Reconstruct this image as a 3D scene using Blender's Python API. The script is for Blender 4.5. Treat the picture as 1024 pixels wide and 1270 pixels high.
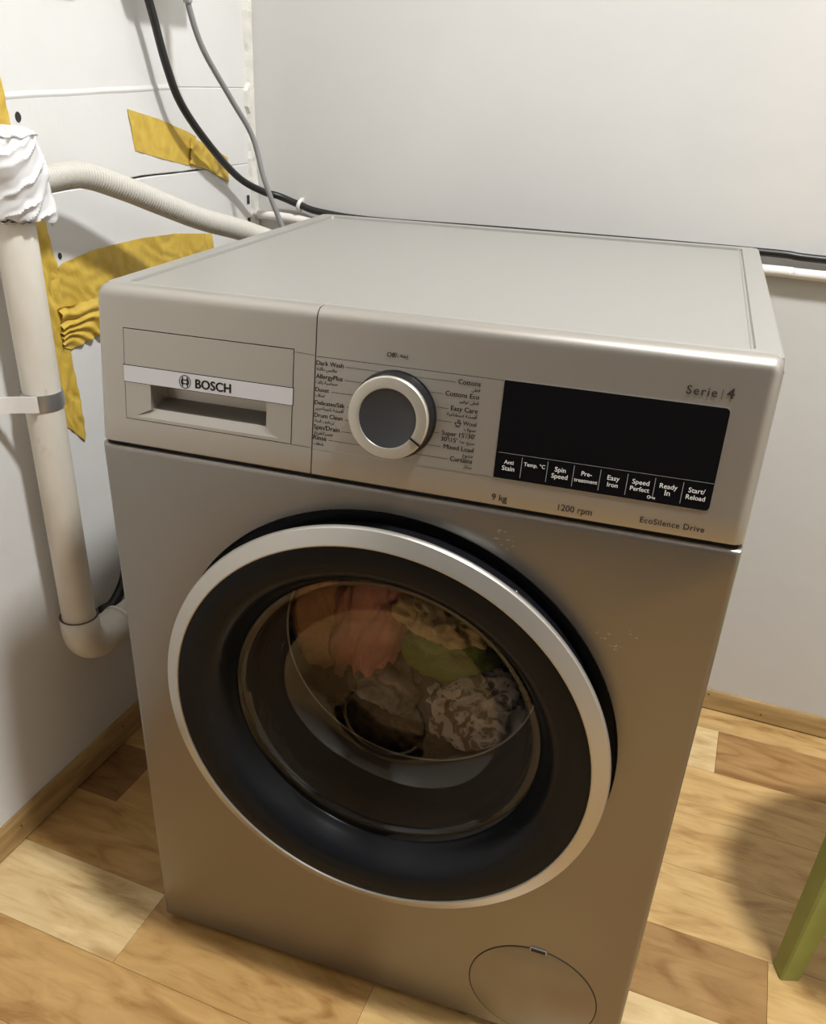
import bpy, bmesh, math, random
from mathutils import Vector, Matrix, noise

random.seed(4)
for o in list(bpy.data.objects):
    bpy.data.objects.remove(o)
S = bpy.context.scene
COL = S.collection
PI = math.pi

# ------------------------------------------------------------------ camera
cam_d = bpy.data.cameras.new('camera'); cam = bpy.data.objects.new('camera', cam_d); COL.objects.link(cam)
YAW, PITCH, ROLL = -0.3779, 0.4935, 0.0329
fwd = Vector((math.sin(YAW)*math.cos(PITCH), math.cos(YAW)*math.cos(PITCH), -math.sin(PITCH)))
rgt = Vector((math.cos(YAW), -math.sin(YAW), 0)); upv = rgt.cross(fwd)
cr, sr = math.cos(ROLL), math.sin(ROLL)
r2 = cr*rgt + sr*upv; u2 = -sr*rgt + cr*upv
cam.matrix_world = Matrix(((r2.x, u2.x, -fwd.x, 0.5551), (r2.y, u2.y, -fwd.y, -0.631),
                           (r2.z, u2.z, -fwd.z, 1.0205), (0, 0, 0, 1)))
cam_d.sensor_fit = 'HORIZONTAL'; cam_d.sensor_width = 36
cam_d.lens = 36*1067.63/1024
cam_d.shift_x = 34.57/1024; cam_d.shift_y = 39.66/1024
cam_d.clip_start = 0.02
S.camera = cam

# ------------------------------------------------------------------ world, exposure
wd = bpy.data.worlds.new('world'); S.world = wd; wd.use_nodes = True
wd.node_tree.nodes['Background'].inputs[0].default_value = (0.8, 0.82, 0.85, 1)
wd.node_tree.nodes['Background'].inputs[1].default_value = 0.05
S.view_settings.view_transform = 'Standard'; S.view_settings.look = 'None'
S.view_settings.gamma = 1; S.view_settings.use_curve_mapping = False
S.view_settings.exposure = 0.68
LAMP_POS = (1.00, -0.12, 2.62)
LAMP_STRENGTH = 330.0
LAMP_COLOR = (0.98, 0.99, 0.985)

# ------------------------------------------------------------------ materials
def new_mat(name):
    m = bpy.data.materials.new(name); m.use_nodes = True
    nt = m.node_tree; return m, nt, nt.nodes['Principled BSDF']

def mat(name, col, rough=0.5, metal=0.0, var=0.0, vscale=8.0, col2=None, bump=0.0, bscale=60.0, spec=0.5, coat=0.0, stretch=(1, 1, 1)):
    m, nt, b = new_mat(name)
    b.inputs['Base Color'].default_value = (*col, 1)
    b.inputs['Roughness'].default_value = rough
    b.inputs['Metallic'].default_value = metal
    b.inputs['Specular IOR Level'].default_value = spec
    b.inputs['Coat Weight'].default_value = coat
    tc = nt.nodes.new('ShaderNodeTexCoord')
    mp = nt.nodes.new('ShaderNodeMapping'); mp.inputs['Scale'].default_value = stretch
    nt.links.new(tc.outputs['Object'], mp.inputs['Vector'])
    if var > 0 or col2:
        n = nt.nodes.new('ShaderNodeTexNoise'); n.inputs['Scale'].default_value = vscale; n.inputs['Detail'].default_value = 6
        nt.links.new(mp.outputs['Vector'], n.inputs['Vector'])
        r = nt.nodes.new('ShaderNodeValToRGB')
        c2 = col2 if col2 else tuple(c*(1-var) for c in col)
        r.color_ramp.elements[0].position = 0.35; r.color_ramp.elements[0].color = (*c2, 1)
        r.color_ramp.elements[1].position = 0.62; r.color_ramp.elements[1].color = (*col, 1)
        nt.links.new(n.outputs['Fac'], r.inputs['Fac']); nt.links.new(r.outputs['Color'], b.inputs['Base Color'])
    if bump > 0:
        n2 = nt.nodes.new('ShaderNodeTexNoise'); n2.inputs['Scale'].default_value = bscale; n2.inputs['Detail'].default_value = 5
        nt.links.new(mp.outputs['Vector'], n2.inputs['Vector'])
        bp = nt.nodes.new('ShaderNodeBump'); bp.inputs['Strength'].default_value = bump; bp.inputs['Distance'].default_value = 0.004
        nt.links.new(n2.outputs['Fac'], bp.inputs['Height']); nt.links.new(bp.outputs['Normal'], b.inputs['Normal'])
    return m

M = {}
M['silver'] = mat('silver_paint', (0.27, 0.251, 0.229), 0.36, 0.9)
M['silver_top_lit'] = mat('silver_top_lit', (0.45, 0.44, 0.415), 0.40, 0.7)  # lighter than the body silver: direct light on the top is in the colour
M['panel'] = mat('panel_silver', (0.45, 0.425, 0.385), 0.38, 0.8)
M['bezel'] = mat('bezel_silver', (0.50, 0.48, 0.44), 0.34, 0.75)
M['strip'] = mat('strip_silver', (0.62, 0.62, 0.645), 0.35, 0.4)
M['knob'] = mat('knob_silver', (0.60, 0.57, 0.50), 0.36, 0.75)
M['black_gloss'] = mat('black_glass', (0.004, 0.004, 0.005), 0.04, 0, spec=0.35)
M['door_dark'] = mat('dark_door_glass', (0.008, 0.009, 0.011), 0.25, 0, spec=0.15)
M['black_plastic'] = mat('black_plastic', (0.008, 0.008, 0.010), 0.22, 0, spec=0.5)
M['knob_face'] = mat('knob_face', (0.035, 0.036, 0.040), 0.35)
M['dark_gap'] = mat('dark_gap', (0.01, 0.009, 0.008), 0.6)
M['gasket'] = mat('grey_rubber', (0.075, 0.063, 0.048), 0.6)
M['drum'] = mat('drum_steel', (0.35, 0.33, 0.30), 0.35, 0.9)
M['ink'] = mat('dark_ink', (0.014, 0.012, 0.010), 0.6, spec=0.2)
M['ink_soft'] = mat('brown_ink', (0.035, 0.028, 0.022), 0.6, spec=0.2)
M['ink_white'] = mat('white_ink', (0.75, 0.75, 0.74), 0.5)
M['ink_grey'] = mat('grey_ink', (0.30, 0.30, 0.30), 0.5)
M['wall_left'] = mat('white_board', (0.74, 0.735, 0.722), 0.7, var=0.05, vscale=5, bump=0.25, bscale=25)
M['wall_back'] = mat('cream_wall', (0.655, 0.64, 0.62), 0.75, var=0.035, vscale=4, bump=0.2, bscale=18)
M['wall_far'] = mat('far_wall', (0.62, 0.60, 0.57), 0.8, var=0.05)
M['wall_dark'] = mat('low_bounce_dark', (0.085, 0.065, 0.05), 0.7, var=0.1)  # unseen front wall, tone kept dark to cut bounced light and reflections
M['ceiling'] = mat('ceiling_white', (0.80, 0.79, 0.76), 0.8)
M['plaster'] = mat('rough_plaster', (0.78, 0.76, 0.70), 0.85, var=0.12, vscale=40, bump=0.8, bscale=70)
M['pipe'] = mat('white_pipe', (0.80, 0.76, 0.68), 0.45, col2=(0.66, 0.60, 0.50), vscale=11, stretch=(1, 1, 0.5))
def grime(m, scale, lo, hi, col, stretch):
    nt = m.node_tree; b = nt.nodes['Principled BSDF']
    src = b.inputs['Base Color'].links[0].from_socket
    tc = nt.nodes.new('ShaderNodeTexCoord'); mp = nt.nodes.new('ShaderNodeMapping'); mp.inputs['Scale'].default_value = stretch
    mp.inputs['Location'].default_value = (3.1, 0.7, 5.2)
    n = nt.nodes.new('ShaderNodeTexNoise'); n.inputs['Scale'].default_value = scale; n.inputs['Detail'].default_value = 8; n.inputs['Roughness'].default_value = 0.65
    r = nt.nodes.new('ShaderNodeMapRange'); r.inputs[1].default_value = lo; r.inputs[2].default_value = hi; r.inputs[4].default_value = 0.75
    mx = nt.nodes.new('ShaderNodeMix'); mx.data_type = 'RGBA'; mx.inputs[7].default_value = (*col, 1)
    nt.links.new(tc.outputs['Object'], mp.inputs['Vector']); nt.links.new(mp.outputs['Vector'], n.inputs['Vector'])
    nt.links.new(n.outputs['Fac'], r.inputs[0]); nt.links.new(r.outputs[0], mx.inputs[0]); nt.links.new(src, mx.inputs[6])
    nt.links.new(mx.outputs[2], b.inputs['Base Color'])
grime(M['pipe'], 22, 0.62, 0.74, (0.16, 0.13, 0.11), (1, 1, 0.45))
M['hose'] = mat('grey_hose', (0.53, 0.51, 0.46), 0.5)
M['cable_black'] = mat('black_cable', (0.012, 0.012, 0.012), 0.4)
M['cable_grey'] = mat('grey_cable', (0.27, 0.27, 0.275), 0.45)
M['white_plastic'] = mat('white_plastic', (0.82, 0.80, 0.77), 0.4)
M['conduit'] = mat('white_conduit', (0.84, 0.80, 0.76), 0.45)
M['beige_plastic'] = mat('beige_plastic', (0.55, 0.50, 0.40), 0.5)
M['metal'] = mat('zinc_metal', (0.45, 0.45, 0.46), 0.35, 0.8)
M['wire'] = mat('wire_metal', (0.5, 0.52, 0.5), 0.25, 1.0)
M['paint_white'] = mat('white_paint', (0.82, 0.79, 0.75), 0.5)
M['near_black'] = mat('near_black_matte', (0.03, 0.028, 0.025), 0.9)  # plain near-black behind board joints, in corner slots, on nail and screw heads
M['green'] = mat('green_paint', (0.36, 0.42, 0.115), 0.45, var=0.12, vscale=20)
M['baseboard'] = mat('wood_baseboard', (0.47, 0.315, 0.13), 0.45, col2=(0.31, 0.19, 0.075), vscale=7, stretch=(1.2, 1.2, 12), bump=0.1)
M['underlay'] = mat('dark_joint', (0.10, 0.06, 0.03), 0.8)

def tape_mat():
    m, nt, b = new_mat('yellow_tape')
    b.inputs['Base Color'].default_value = (0.60, 0.385, 0.035, 1)
    b.inputs['Roughness'].default_value = 0.38
    tc = nt.nodes.new('ShaderNodeTexCoord')
    n = nt.nodes.new('ShaderNodeTexNoise'); n.inputs['Scale'].default_value = 30; n.inputs['Distortion'].default_value = 1.2
    nt.links.new(tc.outputs['Object'], n.inputs['Vector'])
    r = nt.nodes.new('ShaderNodeValToRGB')
    r.color_ramp.elements[0].position = 0.3; r.color_ramp.elements[0].color = (0.56, 0.37, 0.05, 1)
    r.color_ramp.elements[1].position = 0.7; r.color_ramp.elements[1].color = (0.70, 0.49, 0.085, 1)
    nt.links.new(n.outputs['Fac'], r.inputs['Fac']); nt.links.new(r.outputs['Color'], b.inputs['Base Color'])
    bp = nt.nodes.new('ShaderNodeBump'); bp.inputs['Strength'].default_value = 0.35; bp.inputs['Distance'].default_value = 0.004
    nt.links.new(n.outputs['Fac'], bp.inputs['Height']); nt.links.new(bp.outputs['Normal'], b.inputs['Normal'])
    return m
M['tape'] = tape_mat()

def floor_mat():
    m, nt, b = new_mat('laminate_wood')
    b.inputs['Roughness'].default_value = 0.33
    oi = nt.nodes.new('ShaderNodeObjectInfo')
    tc = nt.nodes.new('ShaderNodeTexCoord')
    mul = nt.nodes.new('ShaderNodeVectorMath'); mul.operation = 'SCALE'
    nt.links.new(oi.outputs['Random'], mul.inputs['Scale']); mul.inputs[0].default_value = (37, 11, 5)
    add = nt.nodes.new('ShaderNodeVectorMath'); nt.links.new(tc.outputs['Object'], add.inputs[0]); nt.links.new(mul.outputs[0], add.inputs[1])
    mp = nt.nodes.new('ShaderNodeMapping'); mp.inputs['Scale'].default_value = (1.0, 3.2, 1)
    nt.links.new(add.outputs[0], mp.inputs['Vector'])
    n = nt.nodes.new('ShaderNodeTexNoise'); n.inputs['Scale'].default_value = 7; n.inputs['Detail'].default_value = 7; n.inputs['Distortion'].default_value = 1.6
    nt.links.new(mp.outputs['Vector'], n.inputs['Vector'])
    r = nt.nodes.new('ShaderNodeValToRGB')
    e = r.color_ramp.elements
    e[0].position = 0.28; e[0].color = (0.62, 0.50, 0.36, 1)
    e[1].position = 0.66; e[1].color = (1.08, 1.08, 1.06, 1)
    x = e.new(0.46); x.color = (0.92, 0.88, 0.80, 1)
    nt.links.new(n.outputs['Fac'], r.inputs['Fac'])
    mx = nt.nodes.new('ShaderNodeMix'); mx.data_type = 'RGBA'; mx.blend_type = 'MULTIPLY'; mx.inputs[0].default_value = 1
    nt.links.new(oi.outputs['Color'], mx.inputs[6]); nt.links.new(r.outputs['Color'], mx.inputs[7])
    # fine dark pore lines
    mp2 = nt.nodes.new('ShaderNodeMapping'); mp2.inputs['Scale'].default_value = (4, 40, 1)
    nt.links.new(add.outputs[0], mp2.inputs['Vector'])
    n2 = nt.nodes.new('ShaderNodeTexNoise'); n2.inputs['Scale'].default_value = 5; n2.inputs['Detail'].default_value = 4
    nt.links.new(mp2.outputs['Vector'], n2.inputs['Vector'])
    r2_ = nt.nodes.new('ShaderNodeValToRGB')
    r2_.color_ramp.elements[0].position = 0.30; r2_.color_ramp.elements[0].color = (0.90, 0.86, 0.80, 1)
    r2_.color_ramp.elements[1].position = 0.48; r2_.color_ramp.elements[1].color = (1, 1, 1, 1)
    nt.links.new(n2.outputs['Fac'], r2_.inputs['Fac'])
    mx2 = nt.nodes.new('ShaderNodeMix'); mx2.data_type = 'RGBA'; mx2.blend_type = 'MULTIPLY'; mx2.inputs[0].default_value = 1
    nt.links.new(mx.outputs[2], mx2.inputs[6]); nt.links.new(r2_.outputs['Color'], mx2.inputs[7])
    nt.links.new(mx2.outputs[2], b.inputs['Base Color'])
    bp = nt.nodes.new('ShaderNodeBump'); bp.inputs['Strength'].default_value = 0.12; bp.inputs['Distance'].default_value = 0.002
    nt.links.new(n.outputs['Fac'], bp.inputs['Height']); nt.links.new(bp.outputs['Normal'], b.inputs['Normal'])
    return m
M['floor'] = floor_mat()

def glass_mat(name, tint, ior=1.5, gl_rough=0.02, gain=1.0):
    m = bpy.data.materials.new(name); m.use_nodes = True
    nt = m.node_tree; nt.nodes.clear()
    out = nt.nodes.new('ShaderNodeOutputMaterial')
    t = nt.nodes.new('ShaderNodeBsdfTransparent'); t.inputs[0].default_value = (*tint, 1)
    g = nt.nodes.new('ShaderNodeBsdfGlossy'); g.inputs['Roughness'].default_value = gl_rough
    f = nt.nodes.new('ShaderNodeFresnel'); f.inputs[0].default_value = ior
    mm = nt.nodes.new('ShaderNodeMath'); mm.operation = 'MULTIPLY'; mm.inputs[1].default_value = gain; mm.use_clamp = True
    nt.links.new(f.outputs[0], mm.inputs[0])
    mx = nt.nodes.new('ShaderNodeMixShader')
    nt.links.new(mm.outputs[0], mx.inputs[0]); nt.links.new(t.outputs[0], mx.inputs[1]); nt.links.new(g.outputs[0], mx.inputs[2])
    nt.links.new(mx.outputs[0], out.inputs[0])
    return m
M['glass'] = glass_mat('bowl_glass', (0.95, 0.92, 0.87), 1.45, 0.03, 1.25)

def bag_mat():
    m, nt, b = new_mat('white_bag_film')
    b.inputs['Base Color'].default_value = (0.70, 0.695, 0.70, 1); b.inputs['Roughness'].default_value = 0.35
    b.inputs['Subsurface Weight'].default_value = 0.15; b.inputs['Subsurface Radius'].default_value = (0.02, 0.02, 0.02)
    return m
M['bag'] = bag_mat()

def emit_mat(name, col, s):
    m = bpy.data.materials.new(name); m.use_nodes = True; nt = m.node_tree; nt.nodes.clear()
    o = nt.nodes.new('ShaderNodeOutputMaterial'); e = nt.nodes.new('ShaderNodeEmission')
    e.inputs[0].default_value = (*col, 1); e.inputs[1].default_value = s; nt.links.new(e.outputs[0], o.inputs[0]); return m

# ------------------------------------------------------------------ helpers
def obj(name, bm, m, parent=None, smooth=None, loc=None):
    if smooth is not None:
        for f in bm.faces: f.smooth = True
        lim = math.radians(smooth)
        for e in bm.edges:
            if len(e.link_faces) == 2:
                try:
                    if e.calc_face_angle() > lim: e.smooth = False
                except ValueError: pass
    me = bpy.data.meshes.new(name); bm.to_mesh(me); bm.free()
    if m: me.materials.append(m)
    return link(name, me, parent, loc)

def link(name, me, parent=None, loc=None):
    o = bpy.data.objects.new(name, me); COL.objects.link(o)
    if parent: o.parent = parent
    if loc: o.location = loc
    return o

def empty(name, loc=(0, 0, 0), rz=0):
    o = bpy.data.objects.new(name, None); COL.objects.link(o); o.empty_display_size = 0.05
    o.location = loc; o.rotation_euler = (0, 0, rz); return o

def tag(o, label, cat, group=None):
    o['label'] = label; o['category'] = cat
    if group: o['group'] = group
    return o

def struct(o, label=None):
    o['kind'] = 'structure'
    if label: o['label'] = label
    return o

def box(bm, x0, x1, y0, y1, z0, z1, bev=0.0, seg=1):
    r = bmesh.ops.create_cube(bm, size=1)
    for v in r['verts']:
        v.co = Vector((x0+(v.co.x+.5)*(x1-x0), y0+(v.co.y+.5)*(y1-y0), z0+(v.co.z+.5)*(z1-z0)))
    if bev > 0:
        es = list({e for v in r['verts'] for e in v.link_edges})
        bmesh.ops.bevel(bm, geom=es, offset=bev, segments=seg, affect='EDGES', profile=0.5)

def new_box(name, m, parent, *a, bev=0.0, seg=2):
    bm = bmesh.new(); box(bm, *a, bev=bev, seg=seg); return obj(name, bm, m, parent, smooth=40)

def catmull(pts, n=8):
    P = [Vector(p) for p in pts]; P = [2*P[0]-P[1]] + P + [2*P[-1]-P[-2]]
    out = []
    for i in range(1, len(P)-2):
        for k in range(n):
            t = k/n; a, b, c, d = P[i-1], P[i], P[i+1], P[i+2]
            out.append(.5*((2*b)+(c-a)*t+(2*a-5*b+4*c-d)*t*t+(3*b-a-3*c+d)*t**3))
    out.append(P[-2]); return out

def sweep(bm, path, rad, seg=12, caps=True):
    """tube along a list of Vectors; rad: float or function(i, length)"""
    n = len(path); rings = []; L = 0
    T = (path[1]-path[0]).normalized()
    N = T.orthogonal().normalized()
    for i, p in enumerate(path):
        if i: L += (p-path[i-1]).length
        t = (path[min(i+1, n-1)]-path[max(i-1, 0)]).normalized()
        ax = T.cross(t)
        if ax.length > 1e-7:
            N = Matrix.Rotation(T.angle(t), 3, ax.normalized()) @ N
        T = t; B = T.cross(N)
        r = rad(i, L) if callable(rad) else rad
        rings.append([bm.verts.new(p + r*(math.cos(2*PI*k/seg)*N + math.sin(2*PI*k/seg)*B)) for k in range(seg)])
    for a, b in zip(rings, rings[1:]):
        for k in range(seg):
            bm.faces.new((a[k], a[(k+1) % seg], b[(k+1) % seg], b[k]))
    if caps:
        bm.faces.new(rings[0][::-1]); bm.faces.new(rings[-1])

def resample(path, step):
    out = [path[0]]; acc = 0
    for a, b in zip(path, path[1:]):
        d = (b-a).length; s = step-acc
        while s <= d:
            out.append(a.lerp(b, s/d)); s += step
        acc = (acc+d) % step if d > 0 else acc
        acc = d-(s-step)
    return out

def lathe_y(bm, prof, cx, cz, seg=96, close=False):
    """revolve (r, y) profile round the y axis through (cx, cz)"""
    rings = []
    for r, y in prof:
        if r < 1e-6: rings.append([bm.verts.new((cx, y, cz))])
        else: rings.append([bm.verts.new((cx+r*math.cos(2*PI*k/seg), y, cz+r*math.sin(2*PI*k/seg))) for k in range(seg)])
    pairs = list(zip(rings, rings[1:]))
    if close: pairs.append((rings[-1], rings[0]))
    for a, b in pairs:
        for k in range(seg):
            k2 = (k+1) % seg
            if len(a) == 1: bm.faces.new((a[0], b[k2], b[k]))
            elif len(b) == 1: bm.faces.new((a[k], a[k2], b[0]))
            else: bm.faces.new((a[k], a[k2], b[k2], b[k]))

def lathe_z(bm, prof, cx, cy, seg=32):
    rings = []
    for r, z in prof:
        if r < 1e-6: rings.append([bm.verts.new((cx, cy, z))])
        else: rings.append([bm.verts.new((cx+r*math.cos(2*PI*k/seg), cy+r*math.sin(2*PI*k/seg), z)) for k in range(seg)])
    for a, b in zip(rings, rings[1:]):
        for k in range(seg):
            k2 = (k+1) % seg
            if len(a) == 1: bm.faces.new((a[0], b[k], b[k2]))
            elif len(b) == 1: bm.faces.new((a[k], b[0], a[k2]))
            else: bm.faces.new((a[k], b[k], b[k2], a[k2]))

def fixn(bm):
    bmesh.ops.recalc_face_normals(bm, faces=bm.faces[:])

# ------------------------------------------------------------------ the room
WL, WB = -0.282, 0.799          # left wall x, back wall y
RX, FY, CZ = 1.95, -2.6, 2.75   # right wall x, front wall y, ceiling height

# floor: joint layer with one laminate block per object on top of it
bm = bmesh.new(); box(bm, WL-0.02, RX, FY, WB+0.02, -0.05, -0.004)
floor = struct(obj('floor', bm, M['underlay']), 'pale wood laminate floor')
TONE = {'white': (0.66, 0.495, 0.265), 'light': (0.57, 0.38, 0.165), 'mid': (0.49, 0.30, 0.115), 'brown': (0.37, 0.215, 0.083), 'dark': (0.24, 0.125, 0.048)}
PW = 0.1165
rows_known = {
    -2: [(WL, 0.12, 'mid'), (0.12, 0.5, 'light'), (0.5, 0.86, 'mid')],
    -1: [(WL, 0.27, 'mid'), (0.27, 0.62, 'light'), (0.62, 0.9, 'mid')],
    0: [(WL, -0.0246, 'white'), (-0.0246, 0.30, 'mid'), (0.30, 0.52, 'light'), (0.52, 0.66, 'mid'), (0.66, 0.98, 'light')],
    1: [(WL, 0.10, 'mid'), (0.10, 0.42, 'light'), (0.42, 0.735, 'white'), (0.735, 1.0, 'light')],
    2: [(WL, -0.2, 'dark'), (-0.2, 0.12, 'mid'), (0.12, 0.43, 'mid'), (0.43, 0.768, 'brown'), (0.768, 1.05, 'light')],
    3: [(WL, 0.0, 'mid'), (0.0, 0.4, 'light'), (0.4, 0.905, 'light'), (0.905, 1.2, 'mid')],
    4: [(WL, -0.18, 'brown'), (-0.18, 0.2, 'light'), (0.2, 0.56, 'mid'), (0.56, 0.93, 'light')],
    5: [(WL, 0.05, 'light'), (0.05, 0.5, 'mid'), (0.5, 0.86, 'light'), (0.86, 1.2, 'mid')],
    6: [(WL, 0.3, 'mid'), (0.3, 0.676, 'white'), (0.676, 0.96, 'brown'), (0.96, 1.2, 'light')],
    7: [(WL, 0.25, 'mid'), (0.25, 0.56, 'light'), (0.56, 1.0, 'light')],
}
def plank(x0, x1, y0, y1, tone):
    g = 0.0002
    bm = bmesh.new(); box(bm, -(x1-x0)/2+g, (x1-x0)/2-g, -(y1-y0)/2+g, (y1-y0)/2-g, -0.006, 0, bev=0.0003)
    o = obj('plank', bm, M['floor'], floor, loc=((x0+x1)/2, (y0+y1)/2, 0))
    j = random.uniform(0.95, 1.05)
    o.color = (*[c*j for c in TONE[tone]], 1)
k0 = int(math.floor((FY+0.083)/PW))
for k in range(k0, 8):
    y0 = max(-0.083+PW*k, FY); y1 = min(-0.083+PW*(k+1), WB)
    if y1-y0 < 0.005: continue
    lst = list(rows_known.get(k, []))
    x = lst[-1][1] if lst else WL
    while x < RX:
        w = random.choice((0.24, 0.3, 0.36, 0.42)) if k >= -8 else 0.55
        x2 = min(x+w, RX)
        if RX-x2 < 0.1: x2 = RX
        lst.append((x, x2, random.choice(('light', 'mid', 'light', 'mid', 'brown', 'white')))); x = x2
    for a, b, t in lst: plank(a, b, y0, y1, t)

# walls
bm = bmesh.new(); box(bm, WL-0.10, WL-0.010, FY, WB+0.1, -0.05, CZ)
wall_left = struct(obj('wall_left', bm, M['near_black']), 'white boarded wall beside the pipe')
def board(z_lo, z_hi, ys):
    """a wall board with slightly wavy upper and lower edges, given as functions of y"""
    bm = bmesh.new(); ring = []
    for y in ys:
        a, b = z_lo(y), z_hi(y)
        ring.append([bm.verts.new((WL-0.0095, y, a)), bm.verts.new((WL-0.0012, y, a)), bm.verts.new((WL, y, a+0.0012)),
                     bm.verts.new((WL, y, b-0.0012)), bm.verts.new((WL-0.0012, y, b)), bm.verts.new((WL-0.0095, y, b))])
    for p, q in zip(ring, ring[1:]):
        for k in range(6): bm.faces.new((p[k], p[(k+1) % 6], q[(k+1) % 6], q[k]))
    bm.faces.new(ring[0]); bm.faces.new(ring[-1][::-1]); fixn(bm)
    return obj('wall_board', bm, M['wall_left'], wall_left)
yl = [FY] + [-0.4+0.02*i for i in range(59)] + [0.783]
def wob(y, s): return 0.0012*noise.noise(Vector((y*9, s, 0)))
def j1(y): return 0.991+0.012*min(max((y-0.23)/0.35, 0), 1)+wob(y, 1)
def j2(y): return 0.8835+0.004*min(max((y-0.28)/0.2, 0), 1)+wob(y, 5)
def gap2(y):
    if y < 0.27 or y > 0.625: return 0.0002
    return 0.0016*(0.75+0.5*noise.noise(Vector((y*30, 3, 1))))
board(lambda y: j1(y)+0.0001, lambda y: CZ, yl)
board(lambda y: j2(y)+gap2(y), lambda y: j1(y)-0.0001, yl)
board(lambda y: 0.0, lambda y: j2(y)-gap2(y), yl)
# raised lip of filler along the upper joint
bm = bmesh.new(); prev = None
for i in range(30):
    y = 0.225+0.012*i; h = 0.0016+0.0012*noise.noise(Vector((y*25, 9, 2)))
    z = j1(y)
    cur = [bm.verts.new((WL-0.0005, y, z-0.004)), bm.verts.new((WL+h, y, z-0.0006)), bm.verts.new((WL+h*0.9, y, z+0.0008)), bm.verts.new((WL-0.0005, y, z+0.006))]
    if prev:
        for k in range(3): bm.faces.new((prev[k], prev[k+1], cur[k+1], cur[k]))
    prev = cur
obj('filler_ridge', bm, M['wall_left'], wall_left, smooth=60)
# rough plaster strip in the corner
bm = bmesh.new(); prev = None
for i in range(150):
    z = 0.70+0.0115*i
    e = 0.7795+0.0045*noise.noise(Vector((0, 2, z*14)))+0.003*noise.noise(Vector((0, 4, z*60)))
    if 0.972 < z < 1.0: e -= 0.008
    h = 0.006+0.004*noise.noise(Vector((1, 7, z*30)))
    cur = [bm.verts.new((WL-0.001, e, z)), bm.verts.new((WL+h, e+0.003, z)), bm.verts.new((WL+h*1.2, WB-0.004, z)), bm.verts.new((WL+0.004, WB+0.002, z))]
    if prev:
        for k in range(3): bm.faces.new((prev[k], prev[k+1], cur[k+1], cur[k]))
    prev = cur
obj('plaster_edge', bm, M['plaster'], wall_left)
# two screws sunk into the boards
def screw(y, z, r):
    bm = bmesh.new()
    prof = [(0, 0.0005), (r*0.5, 0.0006), (r, 0.0012), (r*1.15, 0.0002)]
    rings = []
    for rr, xx in prof:
        rings.append([bm.verts.new((WL+xx, y+rr*0.8*math.cos(2*PI*k/14), z+rr*math.sin(2*PI*k/14))) for k in range(14)] if rr else [bm.verts.new((WL+xx, y, z))])
    for k in range(14): bm.faces.new((rings[0][0], rings[1][k], rings[1][(k+1) % 14]))
    for a, b in zip(rings[1:], rings[2:]):
        for k in range(14): bm.faces.new((a[k], b[k], b[(k+1) % 14], a[(k+1) % 14]))
    fixn(bm); obj('screw_head', bm, M['near_black'], wall_left, smooth=50)
screw(0.254, 0.970, 0.0052); screw(0.290, 0.806, 0.0038)

bm = bmesh.new(); box(bm, WL-0.10, RX+0.1, WB, WB+0.10, -0.05, CZ)
struct(obj('wall_back', bm, M['wall_back']), 'smooth cream wall behind the washing machine')
bm = bmesh.new(); box(bm, RX, RX+0.1, FY-0.1, WB, -0.05, CZ)
struct(obj('wall_right', bm, M['wall_far']), 'plain wall to the right')
bm = bmesh.new(); box(bm, WL-0.10, RX, FY-0.1, FY, -0.05, CZ)
struct(obj('wall_front', bm, M['wall_dark']), 'unseen wall behind the viewer, toned dark to cut bounced light')
bm = bmesh.new(); box(bm, WL-0.10, RX+0.1, FY-0.1, WB+0.1, CZ, CZ+0.1)
struct(obj('ceiling', bm, M['ceiling']), 'white ceiling')

# baseboards: board with a rounded upper edge, nail holes
def baseboard(name, along, a, b, h, label):
    prof = [(0, 0.0025), (0.0085, 0.0025), (0.0085, h*0.72), (0.0070, h*0.92), (0.0045, h), (0, h)]
    bm = bmesh.new(); rings = []
    for t in (a, b):
        rings.append([bm.verts.new((WL+d, t, z) if along == 'y' else (t, WB-d, z)) for d, z in prof])
    for k in range(6): bm.faces.new((rings[0][k], rings[0][(k+1) % 6], rings[1][(k+1) % 6], rings[1][k]))
    bm.faces.new(rings[0]); bm.faces.new(rings[1][::-1]); fixn(bm)
    return struct(obj(name, bm, M['baseboard'], smooth=35), label)
bl = baseboard('baseboard_left', 'y', FY, WB, 0.050, 'brown wooden baseboard under the white boarded wall')
bb = baseboard('baseboard_back', 'x', WL+0.009, RX, 0.040, 'brown wooden baseboard under the cream wall')
def nail(x, y, z, ax, par):
    bm = bmesh.new(); bmesh.ops.create_uvsphere(bm, u_segments=8, v_segments=5, radius=0.0016)
    for v in bm.verts:
        v.co = Vector((v.co.x*0.3, v.co.y, v.co.z)) if ax == 'x' else Vector((v.co.x, v.co.y*0.3, v.co.z))
    obj('nail_head', bm, M['near_black'], par, loc=(x, y, z), smooth=60)
nail(WL+0.0085, 0.03, 0.030, 'x', bl); nail(WL+0.0085, 0.27, 0.034, 'x', bl)
nail(0.742, WB-0.0085, 0.017, 'y', bb); nail(0.748, WB-0.0078, 0.030, 'y', bb); nail(0.648, WB-0.0078, 0.033, 'y', bb)

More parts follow.
